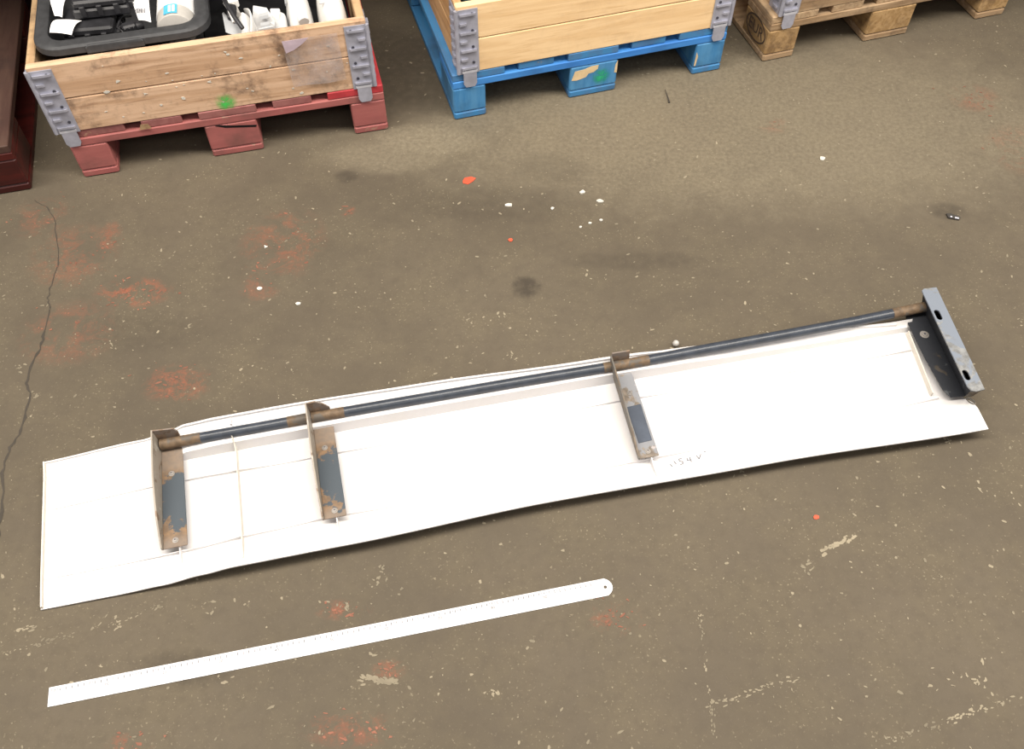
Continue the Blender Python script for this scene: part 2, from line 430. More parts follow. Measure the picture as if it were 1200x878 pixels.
for (x0, y0, x1, y1, n, s) in [(-.93, .559, -.808, .593, 40, .0014), (-.756, .604, -.635, .664, 30, .0012), (.644, .407, .904, .483, 60, .0018), (.336, .464, .51, .516, 60, .0015),
                               (.348, .649, .345, .404, 50, .0014), (-.268, .517, -.206, .504, 60, .0026), (.60, .76, .67, .79, 30, .003), (-.92, .60, -.88, .61, 20, .002)]:
    a = math.atan2(y1 - y0, x1 - x0)
    for i in range(n):
        k = random.random()
        blob_poly(bm, x0 + (x1 - x0) * k + random.gauss(0, .003), y0 + (y1 - y0) * k + random.gauss(0, .003), random.uniform(.4, 1.2) * s, random.uniform(1.2, 3), a + random.gauss(0, .3), n=6)
o = obj('worn_flecks', finish(bm, 'worn_flecks', 'fleck'), floor); o['kind'] = 'stuff'
bm = bmesh.new()
for (x, y, rx, ry, s) in RED_PAINT:
    for i in range(int(45 * s * min(1, rx * 14))):
        blob_poly(bm, x + random.gauss(0, rx * .5), y + random.gauss(0, ry * .5), random.uniform(.0006, .0026), random.uniform(1, 3), random.gauss(0, .5), .0005, 7, .5)
o = obj('red_paint_flecks', finish(bm, 'red_paint_flecks', 'fleck_red'), floor); o['kind'] = 'stuff'
# long crack at the left
CR = [(-1.227, 1.733), (-1.189, 1.708), (-1.157, 1.671), (-1.123, 1.583), (-1.103, 1.512), (-1.099, 1.444), (-1.095, 1.404), (-1.082, 1.378), (-1.07, 1.289), (-1.068, 1.253),
      (-1.075, 1.205), (-1.068, 1.159), (-1.05, 1.125), (-1.044, 1.069), (-1.046, 1.026), (-1.054, .985), (-1.048, .934), (-1.023, .846), (-1.01, .78), (-1.03, .70)]
pts = []
for (a, b) in zip(CR, CR[1:]):
    for k in range(4):
        f = k / 4; pts.append((a[0] + (b[0] - a[0]) * f + random.gauss(0, .0018), a[1] + (b[1] - a[1]) * f))
bm = bmesh.new(); prev = None
for i, (x, y) in enumerate(pts):
    w = random.uniform(.0006, .0022) * (1.9 if y < 1.3 else 1.0)
    cur = (bm.verts.new((x - w, y, .0006)), bm.verts.new((x + w, y, .0006)))
    if prev: bm.faces.new((prev[0], prev[1], cur[1], cur[0]))
    prev = cur
obj('crack', finish(bm, 'crack', 'crack'), floor)

def chip(name, x, y, r, mat, label, cat, h=0.003, el=1.4, ang=0.3, group=None, n=7):
    bm = bmesh.new(); P = []
    for k in range(n):
        a = 2 * math.pi * k / n; q = r * random.uniform(.75, 1.2)
        px, py = q * math.cos(a) * el, q * math.sin(a)
        P.append((math.cos(ang) * px - math.sin(ang) * py, math.sin(ang) * px + math.cos(ang) * py, 0))
    ext(bm, P, (0, 0, h))
    o = obj(name, finish(bm, name, mat), None, (x, y, 0.0006)); return tag(o, label, cat, group)
chip('paint_chip', -.117, 1.803, .012, 'chip_red', 'largest orange-red paint flake on the floor, below the blue pallet', 'paint chip', .0012, 1.6, .4)
chip('paint_chip', -.006, 1.589, .006, 'chip_red', 'small round orange-red chip alone on bare floor in mid picture', 'paint chip', .002, 1.0)
chip('paint_chip', .602, .832, .005, 'chip_red', 'tiny red chip on floor below the right half of the white panel', 'paint chip', .001, 1.2)
chip('plastic_chip', -.01, 1.711, .0055, 'chip_white', 'brightest oval white chip on floor, just above the small red dot', 'plastic chip', .003, 1.8, .05)
G = 'white crumbs on the floor below the blue pallet'
chip('plastic_chip', .179, 1.758, .006, 'chip_white', 'squarish pale crumb, topmost of the white crumbs below the blue pallet', 'plastic chip', .004, 1.2, .6, G)
chip('plastic_chip', .223, 1.726, .0065, 'chip_white', 'oblong pale crumb at the right of the upper white crumbs', 'plastic chip', .003, 1.5, -.3, G)
chip('plastic_chip', .10, 1.699, .004, 'chip_white', 'small pale crumb between the oval white chip and the crumb row', 'plastic chip', .003, 1.3, 1.0, G)
for i, (x, y) in enumerate([(.169, 1.633), (.193, 1.647), (.221, 1.657)]):
    chip('plastic_chip', x, y, .0032, 'chip_white', ['leftmost crumb of the short row of three tiny white crumbs', 'middle crumb of the short row of three tiny white crumbs', 'rightmost crumb of the short row of three tiny white crumbs'][i], 'plastic chip', .003, 1.3, .2, G)
chip('plastic_chip', -.607, 1.567, .006, 'chip_white', 'white triangular chip on the faded red paint patch', 'plastic chip', .002, 1.0, .2, None, 3)
chip('plastic_chip', -.60, 1.432, .005, 'chip_white', 'white chip just below the faded red paint patch', 'plastic chip', .003, 1.2)
chip('plastic_chip', -.503, 1.385, .0045, 'chip_white', 'white chip above the left bracket, right of the red paint patch', 'plastic chip', .003, 1.4)
chip('plastic_chip', .822, 1.886, .007, 'chip_white', 'pale flat chip on open floor below the bare wooden pallet', 'plastic chip', .002, 1.2)
chip('plastic_chip', -1.29, 1.555, .005, 'chip_white', 'white chip at the far left edge beside the crack', 'plastic chip', .003, 1.3)
t = thing('metal_clip', 'tiny crushed metal clip glinting in a dark smudge at far right', 'metal clip', (1.108, 1.664, .0006), -.2)
obj('clip_body', ext_me('clip_body', [(-.014, -.004, 0), (.012, -.006, 0), (.016, .004, 0), (-.008, .012, 0), (-.018, .010, 0)], (0, 0, .004), 'chip_dark'), t)
obj('clip_end', ext_me('clip_end', [(.001, -.005, .0041), (.011, -.006, .0041), (.011, -.001, .0041), (.001, 0, .0041)], (0, 0, .002), 'galv_bright', .0005), t)
obj('clip_end', ext_me('clip_end', [(-.010, -.003, .0041), (-.005, -.0035, .0041), (-.005, .001, .0041), (-.010, .001, .0041)], (0, 0, .002), 'galv_bright', .0005), t)
bm = bmesh.new(); tube(bm, [(0, 0, .0015), (.004, -.03, .0018), (.006, -.058, .0016)], [.0007, .0012, .0026], 6)
tag(obj('nail', finish(bm, 'nail', 'chip_dark'), None, (.432, 2.175, .0012)), 'thin dark nail lying on floor right of the blue pallet', 'nail')
bead = lathe('glass_bead', [(0, 0), (.004, .0008), (.0068, .004), (.0075, .0075), (.0062, .012), (.003, .0148), (0, .0152)], 'jar', 14)
tag(obj('glass_bead', bead, None, (.367, 1.262, .0006)), 'small round pale bead on floor behind the tube, above the white panel', 'bead')

# ---------------------------------------------------------------- pallets
def make_pallet(label, loc, rz, w, mats, blocks, group):
    t = thing('pallet', label, 'pallet', loc, rz, group)
    deck_m, str_m, blk_m, skid_m = mats
    L = 1.2; ys = (0.0, .5275, 1.055)
    sk = [boxme('skid', (b - a, L, .022), skid_m, .004) for a, b in blocks]
    bl = [boxme('block', (b - a, .145, .077), blk_m, .004) for a, b in blocks]
    for k, (a, b) in enumerate(blocks):
        obj('skid', sk[k], t, (a, 0, 0))
        for y in ys: obj('block', bl[k], t, (a, y, .0225))
    sm = boxme('stringer_board', (w, .145, .0215), str_m, .002)
    for y in ys: obj('stringer_board', sm, t, (0, y, .1))
    ws = [.145, .1, .145, .1, .145]; gap = (w - sum(ws)) / 4; x = 0
    for k, bw in enumerate(ws):
        m = deck_m[k]
        obj('deck_board', boxme('deck_board', (bw, L, .022), m, .002), t, (x, random.uniform(0, .005), .122)); x += bw + gap
    return t
RP = dict(loc=(-1.1197, 1.8159, 0), rz=.2412); BP = dict(loc=(-.1599, 2.0448, 0), rz=.2883); NP = dict(loc=(.7283, 2.3044, 0), rz=.2971)
PG = 'pallets standing side by side'
red_p = make_pallet('faded red pallet under the collar with the black tub', RP['loc'], RP['rz'], .803, (['red_pale', 'red_pale', 'red_pale', 'red_pale', 'red_bright'], 'red', 'red', 'red'), [(0, .09), (.333, .466), (.712, .803)], PG)
blue_p = make_pallet('blue painted wooden pallet under a clean honey-coloured collar', BP['loc'], BP['rz'], .792, (['blue_deck'] * 5, 'blue', 'blue_block', 'blue_deck'), [(0, .09), (.331, .47), (.704, .792)], PG)
nat_p = make_pallet('bare unpainted weathered pallet at the top right corner', NP['loc'], NP['rz'], .812, (['grey_wood_y'] * 5, 'grey_wood', 'grey_block', 'grey_wood'), [(0, .098), (.329, .476), (.712, .812)], PG)
make_pallet('dark glossy red-brown pallet cut off by the left edge', (-2.019, 1.575, 0), .25, .8, (['red_dark_deck'] * 5, 'red_dark', 'red_dark', 'red_dark'), [(0, .1), (.3275, .4725), (.7, .8)], PG)

# marks on the pallets
def patch(name, pts, mat, parent, axis='y', off=-.0006):
    bm = bmesh.new(); ext(bm, [(x, off, z) for x, z in pts], (0, .0005, 0)); return obj(name, finish(bm, name, mat), parent)
patch('bare_wood_patch', [(.336, .058), (.345, .086), (.372, .088), (.392, .094), (.413, .094), (.411, .082), (.40, .074), (.385, .072), (.378, .062), (.352, .056)], 'bare', blue_p)
patch('bare_wood_patch', [(.461, .06), (.469, .058), (.469, .098), (.463, .085)], 'bare', blue_p)
patch('bare_wood_patch', [(.706, .03), (.711, .03), (.714, .06), (.708, .075)], 'bare', blue_p)
patch('bare_wood_patch', [(.18, .124), (.21, .124), (.205, .139), (.187, .14)], 'aged_y', red_p, off=-.0045)
bm = bmesh.new(); vs = [bm.verts.new(p) for p in ((-.04, 0, -.03), (.04, 0, -.03), (.04, 0, .03), (-.04, 0, .03))]; bm.faces.new(vs)
sq = finish(bm, 'spray_mark', 'green_spray2')
o = obj('green_paint', sq, blue_p, (.422, -.0012, .057))
patch('split', [(.345, .098), (.36, .0985), (.385, .088), (.462, .076), (.464, .082), (.40, .092), (.37, .0995)], 'dark_void', red_p)
# oval stamp burnt into the corner block of the bare pallet
st = holed('oval_stamp', [(.060 * math.cos(a) , .037 * math.sin(a)) for a in [2 * math.pi * k / 28 for k in range(28)]],
           [[(.055 * math.cos(a), .032 * math.sin(a)) for a in [2 * math.pi * k / 28 for k in range(28)]]], 0, .0006, 'stamp')
so = obj('oval_stamp', st, nat_p, (-.0004, .0725, .066), (R(90), 0, R(-90)))
obj('stamp_letters', text_me('stamp_letters', 'EUR', .05, 'stamp'), so, (0, 0, .0004))

# ---------------------------------------------------------------- collars
def make_hinge(parent, x, y, sx, sy, z0, h, bottom, fw=.055, lug_w=.036):
    """corner hinge at the collar corner (x, y); sx, sy point along the boards from the corner"""
    bm = bmesh.new()
    def q(a, b, c): return (x + sx * a, y + sy * b, c)
    zt = z0 + h - .010
    ext(bm, [q(0, -.0025, z0), q(fw, -.0025, z0), q(fw, -.0025, zt), q(0, -.0025, zt)], (0, sy * .0022, 0))                       # end flange
    ext(bm, [q(.010, -.0035, z0 + .004), q(.010, -.0035, z0 - .030), q(.016, -.0035, z0 - .040), q(.010 + lug_w - .006, -.0035, z0 - .040), q(.010 + lug_w, -.0035, z0 - .030), q(.010 + lug_w, -.0035, z0 + .004)], (0, -sy * .003, 0))
    ext(bm, [q(-.0025, .008, z0), q(-.0025, .008 + fw, z0), q(-.0025, .008 + fw, zt), q(-.0025, .008, zt)], (sx * .0022, 0, 0))   # side flange
    tube(bm, [q(-.001, -.001, z0 + .002), q(-.001, -.001, zt)], .0055, 10)
    n = 7
    for k in range(n):
        zz = z0 + .016 + k * (zt - z0 - .03) / (n - 1)
        ln = (.044, .020)[k % 2]
        ext(bm, [q(.006, -.0025, zz - .003), q(.006 + ln, -.0025, zz - .003), q(.006 + ln - .003, -.0085, zz - .001), q(.009, -.0085, zz - .001)], (0, 0, .006))
        ext(bm, [q(-.0025, .016, zz - .003), q(-.0025, .016 + .026, zz - .003), q(-.0085, .013 + .026, zz - .001), q(-.0085, .019, zz - .001)], (0, 0, .006))
    me = finish(bm, 'corner_hinge', 'galv')
    hg = obj('corner_hinge', me, parent)
    for k in range(4):
        zz = z0 + .026 + k * (zt - z0 - .045) / 3
        bm = bmesh.new(); tube(bm, [q(.040, -.0018, zz + .006), q(.040, -.0048, zz + .006)], .0038, 8)
        obj('rivet', finish(bm, 'rivet', 'rivet_hole'), hg)
    bm = bmesh.new(); ext(bm, [q(.008, -.0068, z0 + .004), q(.010 + lug_w + .002, -.0068, z0 + .004), q(.010 + lug_w + .002, -.0068, z0 + .011), q(.008, -.0068, z0 + .011)], (0, sy * .004, 0))
    obj('lug_bend', finish(bm, 'lug_bend', 'galv_bright'), hg)
    return hg
def make_collar(label, base, x0, x1, y0, y1, h, mf, ms, group):
    z0 = .1445; th = .02
    t = thing('pallet_collar', label, 'pallet collar', (base['loc'][0], base['loc'][1], 0), base['rz'], group)
    ph = (h - .002) / 2
    fm = boxme('plank', (x1 - x0, th, ph), mf, .0022); sm = boxme('plank', (th, y1 - y0 - 2 * th - .002, ph), ms, .0022)
    for k in range(2):
        z = z0 + k * (ph + .002)
        obj('plank', fm, t, (x0, y0, z)); obj('plank', fm, t, (x0, y1 - th, z))
        obj('plank', sm, t, (x0, y0 + th + .001, z)); obj('plank', sm, t, (x1 - th, y0 + th + .001, z))
    make_hinge(t, x0, y0, 1, 1, z0, h, 0); make_hinge(t, x1, y0, -1, 1, z0, h, 0)
    make_hinge(t, x0, y1, 1, -1, z0, h, 0); make_hinge(t, x1, y1, -1, -1, z0, h, 0)
    return t
CG = 'wooden collars with steel corner hinges on pallets'
red_c = make_collar('grimy brown wooden collar on the red pallet, holding the black tub', RP, -.012, .783, .002, 1.19, .191, 'aged', 'aged_y', CG)
blue_c = make_collar('clean honey-coloured wooden collar on the blue pallet', BP, .020, .790, .001, 1.19, .195, 'honey', 'honey_y', CG)
nat_c = make_collar('wooden collar on the bare pallet at the top right', NP, .02, .80, .001, 1.19, .195, 'grey_wood', 'grey_wood_y', CG)

def in_red(x, y, z):
    c, s = math.cos(RP['rz']), math.sin(RP['rz'])
    return (RP['loc'][0] + c * x - s * y, RP['loc'][1] + s * x + c * y, z)
def in_blue(x, y, z):
    c, s = math.cos(BP['rz']), math.sin(BP['rz'])
    return (BP['loc'][0] + c * x - s * y, BP['loc'][1] + s * x + c * y, z)

# marks on the collar front
o = obj('green_paint', bpy.data.meshes.new_from_object(o), red_c, (.405, .0008, .163)); o.data.materials.clear(); o.data.materials.append(M['green_spray'])
for i in range(34):
    x, z = random.uniform(.08, .74), random.uniform(.155, .325)
    bm = bmesh.new(); r = random.choice((.0012, .0018, .0025, .004)); P = []
    for k in range(6):
        a = k * math.pi / 3; q_ = r * random.uniform(.3, 1.5); P.append((x + q_ * 1.5 * math.cos(a), .0016, z + q_ * math.sin(a)))
    ext(bm, P, (0, -.0008, 0)); obj('paper_scrap', finish(bm, 'paper_scrap', 'chip_white'), red_c)
g = [[(.575 + .135 * i / 8 + .004 * j / 8, .0002 - .004 - .004 * math.sin(i * .9) * math.sin(j * .7), .315 - .135 * j / 8) for i in range(9)] for j in range(9)]
pouch = tag(obj('plastic_pouch', sheet('plastic_pouch', g, .0006, 'film', 60), None, in_red(0, 0, 0), (0, 0, RP['rz'])), 'clear plastic label pouch stuck on the grimy collar front', 'plastic pouch')
bm = bmesh.new(); ext(bm, [(.576, -.0095, .317), (.64, -.0095, .318), (.625, -.0095, .305), (.60, -.0095, .290), (.58, -.0095, .284)], (0, -.0008, 0))
obj('torn_paper', finish(bm, 'torn_paper', plain('lavender_paper', (.50, .40, .46), .5)), pouch)

# ---------------------------------------------------------------- black tub and what lies in it
def rrect(x0, x1, y0, y1, r, n=6):
    P = []
    for cx, cy, a0 in ((x1 - r, y1 - r, 0), (x0 + r, y1 - r, 90), (x0 + r, y0 + r, 180), (x1 - r, y0 + r, 270)):
        for k in range(n + 1):
            a = R(a0 + 90 * k / n); P.append((cx + r * math.cos(a), cy + r * math.sin(a)))
    return P
def loft(bm, loops):
    rows = [[bm.verts.new(p) for p in l] for l in loops]
    for a, b in zip(rows, rows[1:]):
        n = len(a)
        for k in range(n): bm.faces.new((a[k], a[(k + 1) % n], b[(k + 1) % n], b[k]))
    return rows
X0, X1, Y0, Y1 = .011, .419, .0245, .60
def rr(d, z, r): return [(x, y, z) for x, y in rrect(X0 + d, X1 - d, Y0 + d, Y1 - d, r)]
tub = thing('storage_tub', 'black plastic storage tub with broad rounded rim in the grimy collar', 'storage tub', in_red(0, 0, 0), RP['rz'])
bm = bmesh.new()
rows = loft(bm, [rr(.036, .348, .03), rr(.045, .30, .03), rr(.06, .165, .03), rr(.06, .150, .03), rr(.055, .150, .03), rr(.041, .30, .035), rr(.033, .345, .035)])
bm.faces.new(rows[2][::-1]); bm.faces.new(rows[3])
obj('tub_body', finish(bm, 'tub_body', 'tub', 40), tub)
bm = bmesh.new()
rows = loft(bm, [rr(.002, .3375, .06), rr(0, .340, .06), rr(.001, .355, .06), rr(.006, .360, .056), rr(.026, .3615, .045), rr(.033, .358, .04), rr(.036, .346, .04), rr(.030, .346, .04), rr(.026, .356, .044), rr(.006, .354, .055), rr(.004, .3375, .057)])
for a, b in zip(rows[-1], rows[-1][1:] + rows[-1][:1]): pass
n = len(rows[0])
for k in range(n): bm.faces.new((rows[-1][k], rows[-1][(k + 1) % n], rows[0][(k + 1) % n], rows[0][k]))
rim = obj('rim', finish(bm, 'rim', 'tub', 40), tub)
obj('rim_step', ext_me('rim_step', [(.130, Y0 - .0035, .3375), (.262, Y0 - .0035, .3375), (.262, Y0 - .0035, .352), (.255, Y0 - .001, .3575), (.137, Y0 - .001, .3575), (.130, Y0 - .0035, .352)], (0, .008, 0), 'tub', .001), rim)

# dark modules
def module(label, x, y, z, rz, sx, sy, sz, tilt=0.0):
    t = thing('electronic_module', label, 'electronic module', in_red(x, y, z), RP['rz'] + rz, 'black electronic modules in the tub')
    t.rotation_euler = (tilt, 0, RP['rz'] + rz)
    bm = bmesh.new(); box(bm, (0, 0, 0), (sx, sy, sz * .55), .004); obj('housing', finish(bm, 'housing', 'black'), t)
    bm = bmesh.new(); box(bm, (.004, .004, sz * .55), (sx - .004, sy - .004, sz), .005); obj('cover', finish(bm, 'cover', 'black'), t)
    for k in range(3):
        bm = bmesh.new(); box(bm, (sx * (.15 + .3 * k), -.006, sz * .2), (sx * (.15 + .3 * k) + .012, .001, sz * .8), .001); obj('clip', finish(bm, 'clip', 'black'), t)
    for k in range(5):
        bm = bmesh.new(); box(bm, (sx - .001, sy * (.12 + .16 * k), sz * .15), (sx + .008, sy * (.12 + .16 * k) + .010, sz * .6), .001); obj('connector_pin', finish(bm, 'connector_pin', 'black'), t)
    return t
m1 = module('lower black module with a white paper label draped over its left end', .072, .085, .318, -.10, .125, .105, .045)
m2 = module('upper black module lying on top of the other one in the tub', .110, .118, .366, -.05, .130, .12, .042, -.05)
def paper(name, pts, parent_z, label, cat, mat='paper', bend=.004, parent=None):
    (ax, ay), (bx, by), (cx, cy), (dx, dy) = pts; N = 7; g = []
    for j in range(N):
        v = j / (N - 1); row = []
        for i in range(N):
            u = i / (N - 1)
            x = (ax * (1 - u) + bx * u) * (1 - v) + (dx * (1 - u) + cx * u) * v
            y = (ay * (1 - u) + by * u) * (1 - v) + (dy * (1 - u) + cy * u) * v
            row.append((x, y, parent_z + bend * math.sin(math.pi * v) + .002 * math.sin(u * 3)))
        g.append(row)
    o = obj(name, sheet(name, g, .0004, mat, 60), None, in_red(0, 0, 0), (0, 0, RP['rz']))
    return tag(o, label, cat, 'paper labels in the black tub')
paper('paper_label', [(.052, .085), (.103, .062), (.125, .115), (.066, .135)], .3655, 'blank white curled label lying on the lower black module', 'paper label', bend=.008)
paper('paper_label', [(.064, .140), (.082, .130), (.095, .22), (.050, .22)], .372, 'white label strip at the back left corner of the black tub', 'paper label', bend=.010)
tg = paper('barcode_tag', [(.258, .075), (.287, .058), (.283, .19), (.240, .18)], .372, 'white tag with barcode between the modules and the grey jar', 'paper tag', bend=.006)
bm = bmesh.new()
for k in range(9):
    f = k / 8; box(bm, (.2535 + .021 * f, .094 - .006 * f, .3800), (.2535 + .021 * f + random.choice((.0008, .0014)), .112 - .006 * f, .3806))
obj('barcode', finish(bm, 'barcode', 'ink'), tg)
cn = thing('connector_plug', 'small black ribbed connector plug beside the barcode tag', 'connector', in_red(.215, .072, .330), RP['rz'] + .2)
bm = bmesh.new(); box(bm, (0, 0, 0), (.034, .022, .03), .004); obj('plug_body', finish(bm, 'plug_body', 'black'), cn)
bm = bmesh.new(); tube(bm, [(.034, .011, .018), (.05, .010, .018)], [.011, .009], 10); obj('plug_nose', finish(bm, 'plug_nose', 'black', 40), cn)
for k in range(3):
    bm = bmesh.new(); box(bm, (.004 + k * .010, -.003, .004), (.008 + k * .010, .001, .026), .0008); obj('plug_rib', finish(bm, 'plug_rib', 'black'), cn)
bm = bmesh.new(); tube(bm, [(.22, .08, .332), (.20, .10, .345), (.21, .13, .352), (.23, .15, .34)], .003, 8)
tag(obj('black_cable', finish(bm, 'black_cable', 'black', 40), None, in_red(0, 0, 0), (0, 0, RP['rz'])), 'short black cable end beneath the upper module', 'cable')
bm = bmesh.new(); tube(bm, [(.246, .205, .345), (.262, .235, .36), (.285, .27, .365)], .010, 10)
tag(obj('cream_hose', finish(bm, 'cream_hose', 'cream', 40), None, in_red(0, 0, 0), (0, 0, RP['rz'])), 'cream plastic tube piece behind the barcode tag', 'hose')
# jar lying towards the viewer
jr = thing('plastic_jar', 'grey plastic jar with a white paper band lying in the tub', 'jar', in_red(.337, .085, .336), RP['rz'] - .04)
def lying(name, prof, mat): 
    me = lathe(name, prof, mat, 28); me.transform(Matrix.Rotation(R(-90), 4, 'X') @ Matrix.Rotation(0, 4, 'Z')); return me
obj('jar_body', lying('jar_body', [(0, -.024), (.030, -.024), (.043, -.020), (.046, -.012), (.046, .16), (.040, .166), (0, .166)], 'jar'), jr)
obj('jar_band', lying('jar_band', [(.0462, .022), (.0475, .022), (.0475, .105), (.0462, .105)], 'paper'), jr)
def curved(name, a0, a1, y0, y1, r, mat):
    g = [[(r * math.sin(a0 + (a1 - a0) * i / 6), y0 + (y1 - y0) * j, r * math.cos(a0 + (a1 - a0) * i / 6)) for i in range(7)] for j in (0, 1)]
    return sheet(name, g, .0005, mat, 60)
obj('jar_print', curved('jar_print', -.42, .28, -.016, .0215, .0468, 'sky_blue'), jr)
obj('jar_print_letter', curved('jar_print_letter', -.16, -.02, -.010, .016, .0474, 'paper'), jr)
obj('jar_print_letter', curved('jar_print_letter', .04, .16, -.010, .016, .0474, 'paper'), jr)

# ---------------------------------------------------------------- right half of the collar: mouldings
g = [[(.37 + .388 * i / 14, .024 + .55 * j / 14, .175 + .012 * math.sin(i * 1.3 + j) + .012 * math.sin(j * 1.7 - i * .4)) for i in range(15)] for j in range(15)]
tag(obj('shade_sheet', sheet('shade_sheet', g, .002, 'dark_void', 50), None, in_red(0, 0, 0), (0, 0, RP['rz'])), 'crumpled black sheet added for the deep shade beside the tub', 'shade sheet')  # dark sheet stands in for the shaded depth of the collar
def shell(name, label, cx, cy, z, rx, ry, rz_, h, mat, group=None, p=2.6, n=16):
    """hollow domed moulding standing open side down"""
    t = thing(name, label, 'plastic cover', in_red(cx, cy, z), RP['rz'] + rz_, group)
    bm = bmesh.new(); rows = []
    for j in range(8):
        f = j / 7; a = f * math.pi / 2
        k = math.cos(a) ** .55 if j < 7 else 0.02
        rows.append([(rx * k * (abs(math.cos(b)) ** (2 / p)) * math.copysign(1, math.cos(b)), ry * k * (abs(math.sin(b)) ** (2 / p)) * math.copysign(1, math.sin(b)), h * math.sin(a)) for b in [2 * math.pi * q_ / n for q_ in range(n)]])
    rs = loft(bm, rows); bm.faces.new(rs[-1])
    obj('cover_shell', finish(bm, 'cover_shell', mat, 60), t)
    return t
s1 = shell('mirror_cover', 'white moulded cover with a small slot, left of the two white ones', .628, .122, .205, .034, .094, -.04, .155, 'white_part', 'white mirror covers')
bm = bmesh.new(); box(bm, (-.027, -.02, .132), (-.022, .012, .142), .001); obj('slot', finish(bm, 'slot', 'mid_grey_part'), s1)
bm = bmesh.new(); tube(bm, [(.010, -.058, .128), (.013, -.078, .122)], [.015, .013], 12); obj('boss', finish(bm, 'boss', 'white_part', 40), s1)
s2 = shell('mirror_cover', 'broad white moulded cover beside the right hinge of the grimy collar', .710, .120, .205, .038, .092, .05, .158, 'white_part', 'white mirror covers')
bm = bmesh.new(); box(bm, (-.030, -.045, .142), (.004, -.041, .1465), .001); obj('seam', finish(bm, 'seam', 'grey_part'), s2)
t = thing('grey_bracket', 'light grey moulded bracket with slots leaning by the collar front', 'plastic bracket', in_red(.516, .030, .255), RP['rz'] - .05)
obj('bracket_plate', ext_me('bracket_plate', [(0, .004, 0), (.052, .002, 0), (.050, .014, .075), (.036, .040, .095), (.004, .048, .10), (-.004, .03, .07)], (.002, .012, .006), 'grey_part', .001), t)
for k in range(2):
    obj('bracket_slot', ext_me('bracket_slot', [(.018, .000 + k * .02, .078 + k * .012), (.040, -.002 + k * .02, .082 + k * .012), (.040, .002 + k * .02, .088 + k * .012), (.018, .004 + k * .02, .084 + k * .012)], (0, .006, .004), 'mid_grey_part'), t)
obj('bracket_rim', ext_me('bracket_rim', [(.012, -.002, .03), (.048, -.004, .035), (.048, -.004, .085), (.012, -.002, .08)], (0, .004, 0), 'grey_part', .001), t)
t = thing('grey_clip', 'small crumpled grey plastic clip next to the light grey bracket', 'plastic clip', in_red(.567, .045, .262), RP['rz'])
obj('clip_base', ext_me('clip_base', [(0, 0, 0), (.026, -.004, 0), (.030, .030, .03), (.010, .040, .04), (-.006, .020, .02)], (0, 0, .045), 'grey_part', .003), t)
obj('clip_tab', ext_me('clip_tab', [(-.008, .022, .064), (.014, .018, .064), (.018, .034, .07), (-.006, .04, .07)], (.002, .004, .016), 'white_part', .002), t)
g = [[(.499 + .012 * math.sin(j / 10 * 3) + .004 * i + .012 * (1 - j / 10), .022 + .10 * j / 10, .335 + .02 * math.sin(j / 10 * 3.1) - .03 * i) for i in range(4)] for j in range(11)]
tag(obj('plastic_strip', sheet('plastic_strip', g, .003, 'white_part', 60), None, in_red(0, 0, 0), (0, 0, RP['rz'])), 'narrow curved white plastic strip standing on edge in the collar', 'plastic strip')
t = thing('grey_shell', 'grey curved shell with black inside near the tub', 'plastic shell', in_red(.468, .03, .235), RP['rz'])
g = [[(-.018 + .036 * i / 6, .004 + .016 * math.sin(math.pi * i / 6) * -.4 + .085 * j / 6 * (1 - .5 * i / 6), .10 + .018 * math.sin(math.pi * j / 6) - .012 * i / 6) for i in range(7)] for j in range(7)]
obj('shell_skin', sheet('shell_skin', g, .003, 'mid_grey_part', 60), t)
obj('shell_insert', ext_me('shell_insert', [(-.008, .03, .112), (.012, .022, .110), (.018, .06, .122), (-.004, .07, .124)], (0, .004, .010), 'black', .002), t)
obj('shell_pin', tube_me('shell_pin', [(.006, .02, .112), (.000, .045, .128)], .004, 'white_part', 10), t)
bm = bmesh.new(); tube(bm, [(.492, .024, .345), (.480, .045, .36), (.462, .10, .375), (.452, .16, .37), (.45, .22, .33)], .0055, 10)
tag(obj('black_cable', finish(bm, 'black_cable', 'black', 40), None, in_red(0, 0, 0), (0, 0, RP['rz'])), 'black cable looping over the grey shell beside the tub', 'cable')
t = thing('white_plug', 'white plug with a pale barrel standing behind the white strip', 'plug', in_red(.482, .085, .33), RP['rz'] + .3)
bm = bmesh.new(); box(bm, (-.012, .03, .012), (.020, .062, .034), .003); obj('plug_body', finish(bm, 'plug_body', 'white_part'), t)
obj('plug_barrel', tube_me('plug_barrel', [(.002, .002, .012), (.004, .032, .022)], .0085, 'jar', 12), t)
g = [[(.475 + .035 * i / 5, .03 + .07 * j / 5, .31 + .02 * math.sin(i * .6) + .01 * j / 5) for i in range(6)] for j in range(6)]
tag(obj('white_moulding', sheet('white_moulding', g, .003, 'white_part', 60), None, in_red(0, 0, 0), (0, 0, RP['rz'])), 'smooth white moulding low between the grey shell and the white strip', 'plastic moulding')

# white crumpled film on the far left pallet
c, s = math.cos(.25), math.sin(.25)
def in_left(x, y, z): return (-2.019 + c * x - s * y, 1.575 + s * x + c * y, z)
g = []
for j in range(9):
    g.append([(.60 + .15 * i / 8, .22 + .16 * j / 8, .150 + .035 * (math.sin(math.pi * i / 8) * math.sin(math.pi * j / 8)) + .008 * random.random()) for i in range(9)])
tag(obj('plastic_bag', sheet('plastic_bag', g, .001, 'paper', 60), None, in_left(0, 0, 0), (0, 0, .25)), 'crumpled white plastic bag on the dark pallet at the left edge', 'plastic bag')
